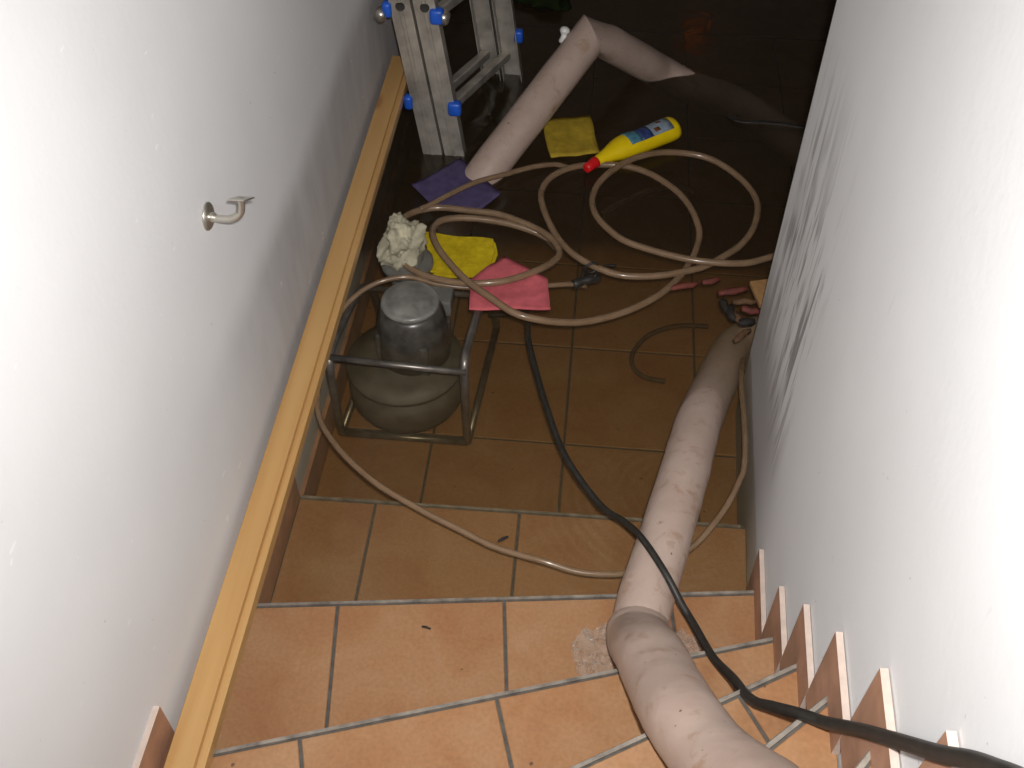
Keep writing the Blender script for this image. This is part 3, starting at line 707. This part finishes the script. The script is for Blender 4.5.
# ------------------------------------------------------------------ folded aluminium ladder leaning on the left wall
lad = tag(empty('ladder', (-0.42, 2.76, FLOOR_Z)), 'folded aluminium ladder with blue end caps leaning against the left wall in the water', 'ladder')
LEAN = 0.13
zt_ = 0.86
def stile(x0, x1, y, sgn, name='stile'):
    """channel profile: web outward, two flanges inward"""
    d = 0.042*sgn; th = 0.003
    poly = [(x0, y), (x1, y), (x1, y+d), (x1-th, y+d), (x1-th, y+th*sgn), (x0+th, y+th*sgn), (x0+th, y+d), (x0, y+d)]
    bm = prism(poly, FLOOR_Z, zt_)
    # a pressed rib down the middle of the web
    xm = (x0+x1)/2
    b2 = prism([(xm-0.006, y), (xm-0.004, y-0.0025*sgn), (xm+0.004, y-0.0025*sgn), (xm+0.006, y)], FLOOR_Z+0.02, zt_-0.01)
    me = bpy.data.meshes.new('t'); b2.to_mesh(me); b2.free(); bm.from_mesh(me); bpy.data.meshes.remove(me)
    for v in bm.verts: v.co.x -= LEAN*v.co.z
    return child(name, bm, MT['alu'], lad)
Yn, Yf = 2.54, 3.00
XA0, XA1, XB0, XB1 = -0.511, -0.454, -0.446, -0.388
for (a, b) in ((XA0, XA1), (XB0, XB1)):
    st = stile(a, b, Yn, 1)
    for zz in (0.455, 0.735):
        bm = bmesh.new(); xm = (a+b)/2 - LEAN*zz
        rg = [[bm.verts.new((xm+r*math.cos(2*math.pi*k/14), Yn-0.004+dy, zz+r*math.sin(2*math.pi*k/14))) for k in range(14)] for r, dy in ((0.013, 0.004), (0.012, 0.0), (0.006, 0.001))]
        for p, q in zip(rg, rg[1:]):
            for k in range(14): bm.faces.new((p[k], p[(k+1) % 14], q[(k+1) % 14], q[k]))
        bm.faces.new(rg[-1]); bmesh.ops.recalc_face_normals(bm, faces=bm.faces)
        child('rung_rivet', bm, MT['hole'], st)
for (a, b) in ((-0.382, -0.322), (-0.314, -0.254)): stile(a, b, Yf, -1)
for zz in (-0.12, 0.145, 0.425, 0.705):
    for xc in (-0.4825, -0.417):
        sh = 0.06
        bm = bmesh.new()
        box(bm, xc-0.015-LEAN*zz, xc+0.015-LEAN*zz, Yn+0.004, Yf-0.004, zz-0.015, zz+0.012, bev=0.004)
        for v in bm.verts: v.co.x += 0.13*(v.co.y-Yn)/(Yf-Yn); v.co.z -= 0.085*(v.co.y-Yn)/(Yf-Yn)
        child('rung', bm, MT['alu'], lad)
def cap_(x, y, z, s=0.020):
    bm = bx(x-s, x+s*0.9, y-0.018, y+0.012, z-0.021, z+0.021, bev=0.008)
    child('end_cap', bm, MT['blue'], lad, True)
for zz in (0.165, 0.445, 0.725):
    cap_(XA0-LEAN*zz-0.008, Yn+0.006, zz, 0.013); cap_(XB1-LEAN*zz+0.002, Yn+0.004, zz-0.012)
    cap_(-0.250-LEAN*zz+0.006, Yf-0.012, zz-0.03, 0.015)
for (zz) in (0.44,):
    for x in (XA0-0.028, XB1+0.018):
        bm = sweep([Vector((x-LEAN*zz, Yn-0.012, zz-0.012)), Vector((x-LEAN*zz, Yn+0.02, zz-0.012))], 0.016, 16)
        child('hinge_knob', bm, MT['nickel'], lad, True)

tag(obj('webbing_strap', sweep(catmull([(0.40, 2.82, -0.004), (0.437, 2.787, 0.0), (0.525, 2.785, 0.002), (0.60, 2.778, 0.0), (0.70, 2.77, -0.01)], 5), [(0.009, 0.003)]*21, 8), MT['rubber'], smooth=True), 'dark strap lying across the sunken far hose beside the wall', 'strap')

# ------------------------------------------------------------------ driftwood, scraps and crumbs
def stick(name, a, b, r, mat, label, group='bits of driftwood by the wall corner', cat='stick'):
    a, b = Vector(a), Vector(b); P = [a+(b-a)*t for t in (0, .25, .5, .75, 1)]
    for i in (1, 2, 3): P[i] += Vector((random.uniform(-1, 1), random.uniform(-1, 1), random.uniform(-.5, .5)))*r*0.4
    bm = sweep(P, [r*0.8, r, r*1.08, r*0.95, r*0.7], 8, wob=lambda i, a: 1+0.15*math.sin(a*3+i))
    return tag(obj(name, bm, mat, smooth=True), label, cat, group)
stick('stick', (0.218, 2.008, 0.0), (0.288, 2.036, 0.002), 0.008, MT['barkred'], 'reddish stick floating furthest left below the loop crossing')
stick('stick', (0.300, 2.040, 0.0), (0.345, 2.056, 0.002), 0.008, MT['barkred'], 'short reddish stick floating just right of the leftmost one')
stick('stick', (0.340, 2.002, 0.0), (0.415, 2.022, 0.004), 0.009, MT['barkred'], 'reddish stick floating above the end of the sunken pale hose')
stick('stick', (0.362, 1.950, 0.006), (0.378, 1.905, 0.006), 0.010, MT['barkdark'], 'wet black stub of bark hanging over the pale hose edge')
stick('stick', (0.378, 1.928, 0.008), (0.398, 1.888, 0.004), 0.008, MT['bark'], 'light brown stub leaning on the black bark pieces')
stick('stick', (0.385, 1.894, 0.006), (0.425, 1.902, 0.008), 0.010, MT['barkdark'], 'wet black piece of bark lying crosswise nearest the wall')
stick('stick', (0.372, 1.826, 0.008), (0.412, 1.866, 0.010), 0.008, MT['bark'], 'brown stick end lowest on the pale hose beside the wall')
stick('stick', (0.372, 1.958, 0.014), (0.430, 1.964, 0.016), 0.008, MT['bark'], 'brown stick lying flat on top of the bark heap')
stick('stick', (0.392, 1.93, 0.020), (0.436, 1.925, 0.014), 0.009, MT['barkred'], 'rust coloured stick on the bark heap touching the wood chip')
stick('stick', (0.345, 1.975, 0.0), (0.368, 1.935, 0.004), 0.009, MT['barkdark'], 'wet black stick at the left end of the bark heap')
bm = prism([(0.418, 2.03), (0.470, 2.045), (0.474, 1.955), (0.438, 1.945)], 0.012, 0.026, 0.002)
tag(obj('wood_chip', bm, MT['chip']), 'pale orange wood chip wedged beside the wall corner', 'wood chip')

def crumple(c, rx, ry, rz, seed):
    bm = bmesh.new(); bmesh.ops.create_grid(bm, x_segments=26, y_segments=26, size=1)
    for v in bm.verts:
        q = Vector((v.co.x*1.6, v.co.y*1.6, seed))
        r = 1 + 0.35*noise.noise(Vector((math.atan2(v.co.y, v.co.x)*1.2, seed, 0)))
        n = Vector((noise.noise(q*1.5), noise.noise(q*1.5+Vector((9, 0, 0))), 0))*0.22
        h = abs(noise.noise(q*2)) + 0.6*abs(noise.noise(q*4.3))
        l = max(v.co.length, 1e-6); f = max(abs(v.co.x), abs(v.co.y))/l
        x, y = v.co.x*f*r + n.x, v.co.y*f*r + n.y
        v.co = Vector((c[0]+x*rx, c[1]+y*ry, c[2]+h*rz))
    return bm
tag(obj('plastic_film', crumple((0.085, 0.955, 0.004), 0.062, 0.062, 0.045, 2.0), MT['film'], smooth=True), 'crumpled clear plastic film left of the hose kink on the dry step', 'plastic film', 'plastic film under the hose')
tag(obj('plastic_film', crumple((0.235, 0.985, 0.004), 0.035, 0.035, 0.030, 5.0), MT['film'], smooth=True), 'small crumpled plastic film right of the hose kink', 'plastic film', 'plastic film under the hose')
stick('twig', (-0.272, 0.986, 0.003), (-0.254, 0.983, 0.003), 0.0022, MT['barkdark'], 'tiny dark twig lying on the dry step', 'tiny twigs', 'twig')
stick('twig', (-0.145, 1.203, -0.006), (-0.125, 1.216, -0.005), 0.0028, MT['barkdark'], 'tiny dark twig floating over the first flooded step', 'tiny twigs', 'twig')
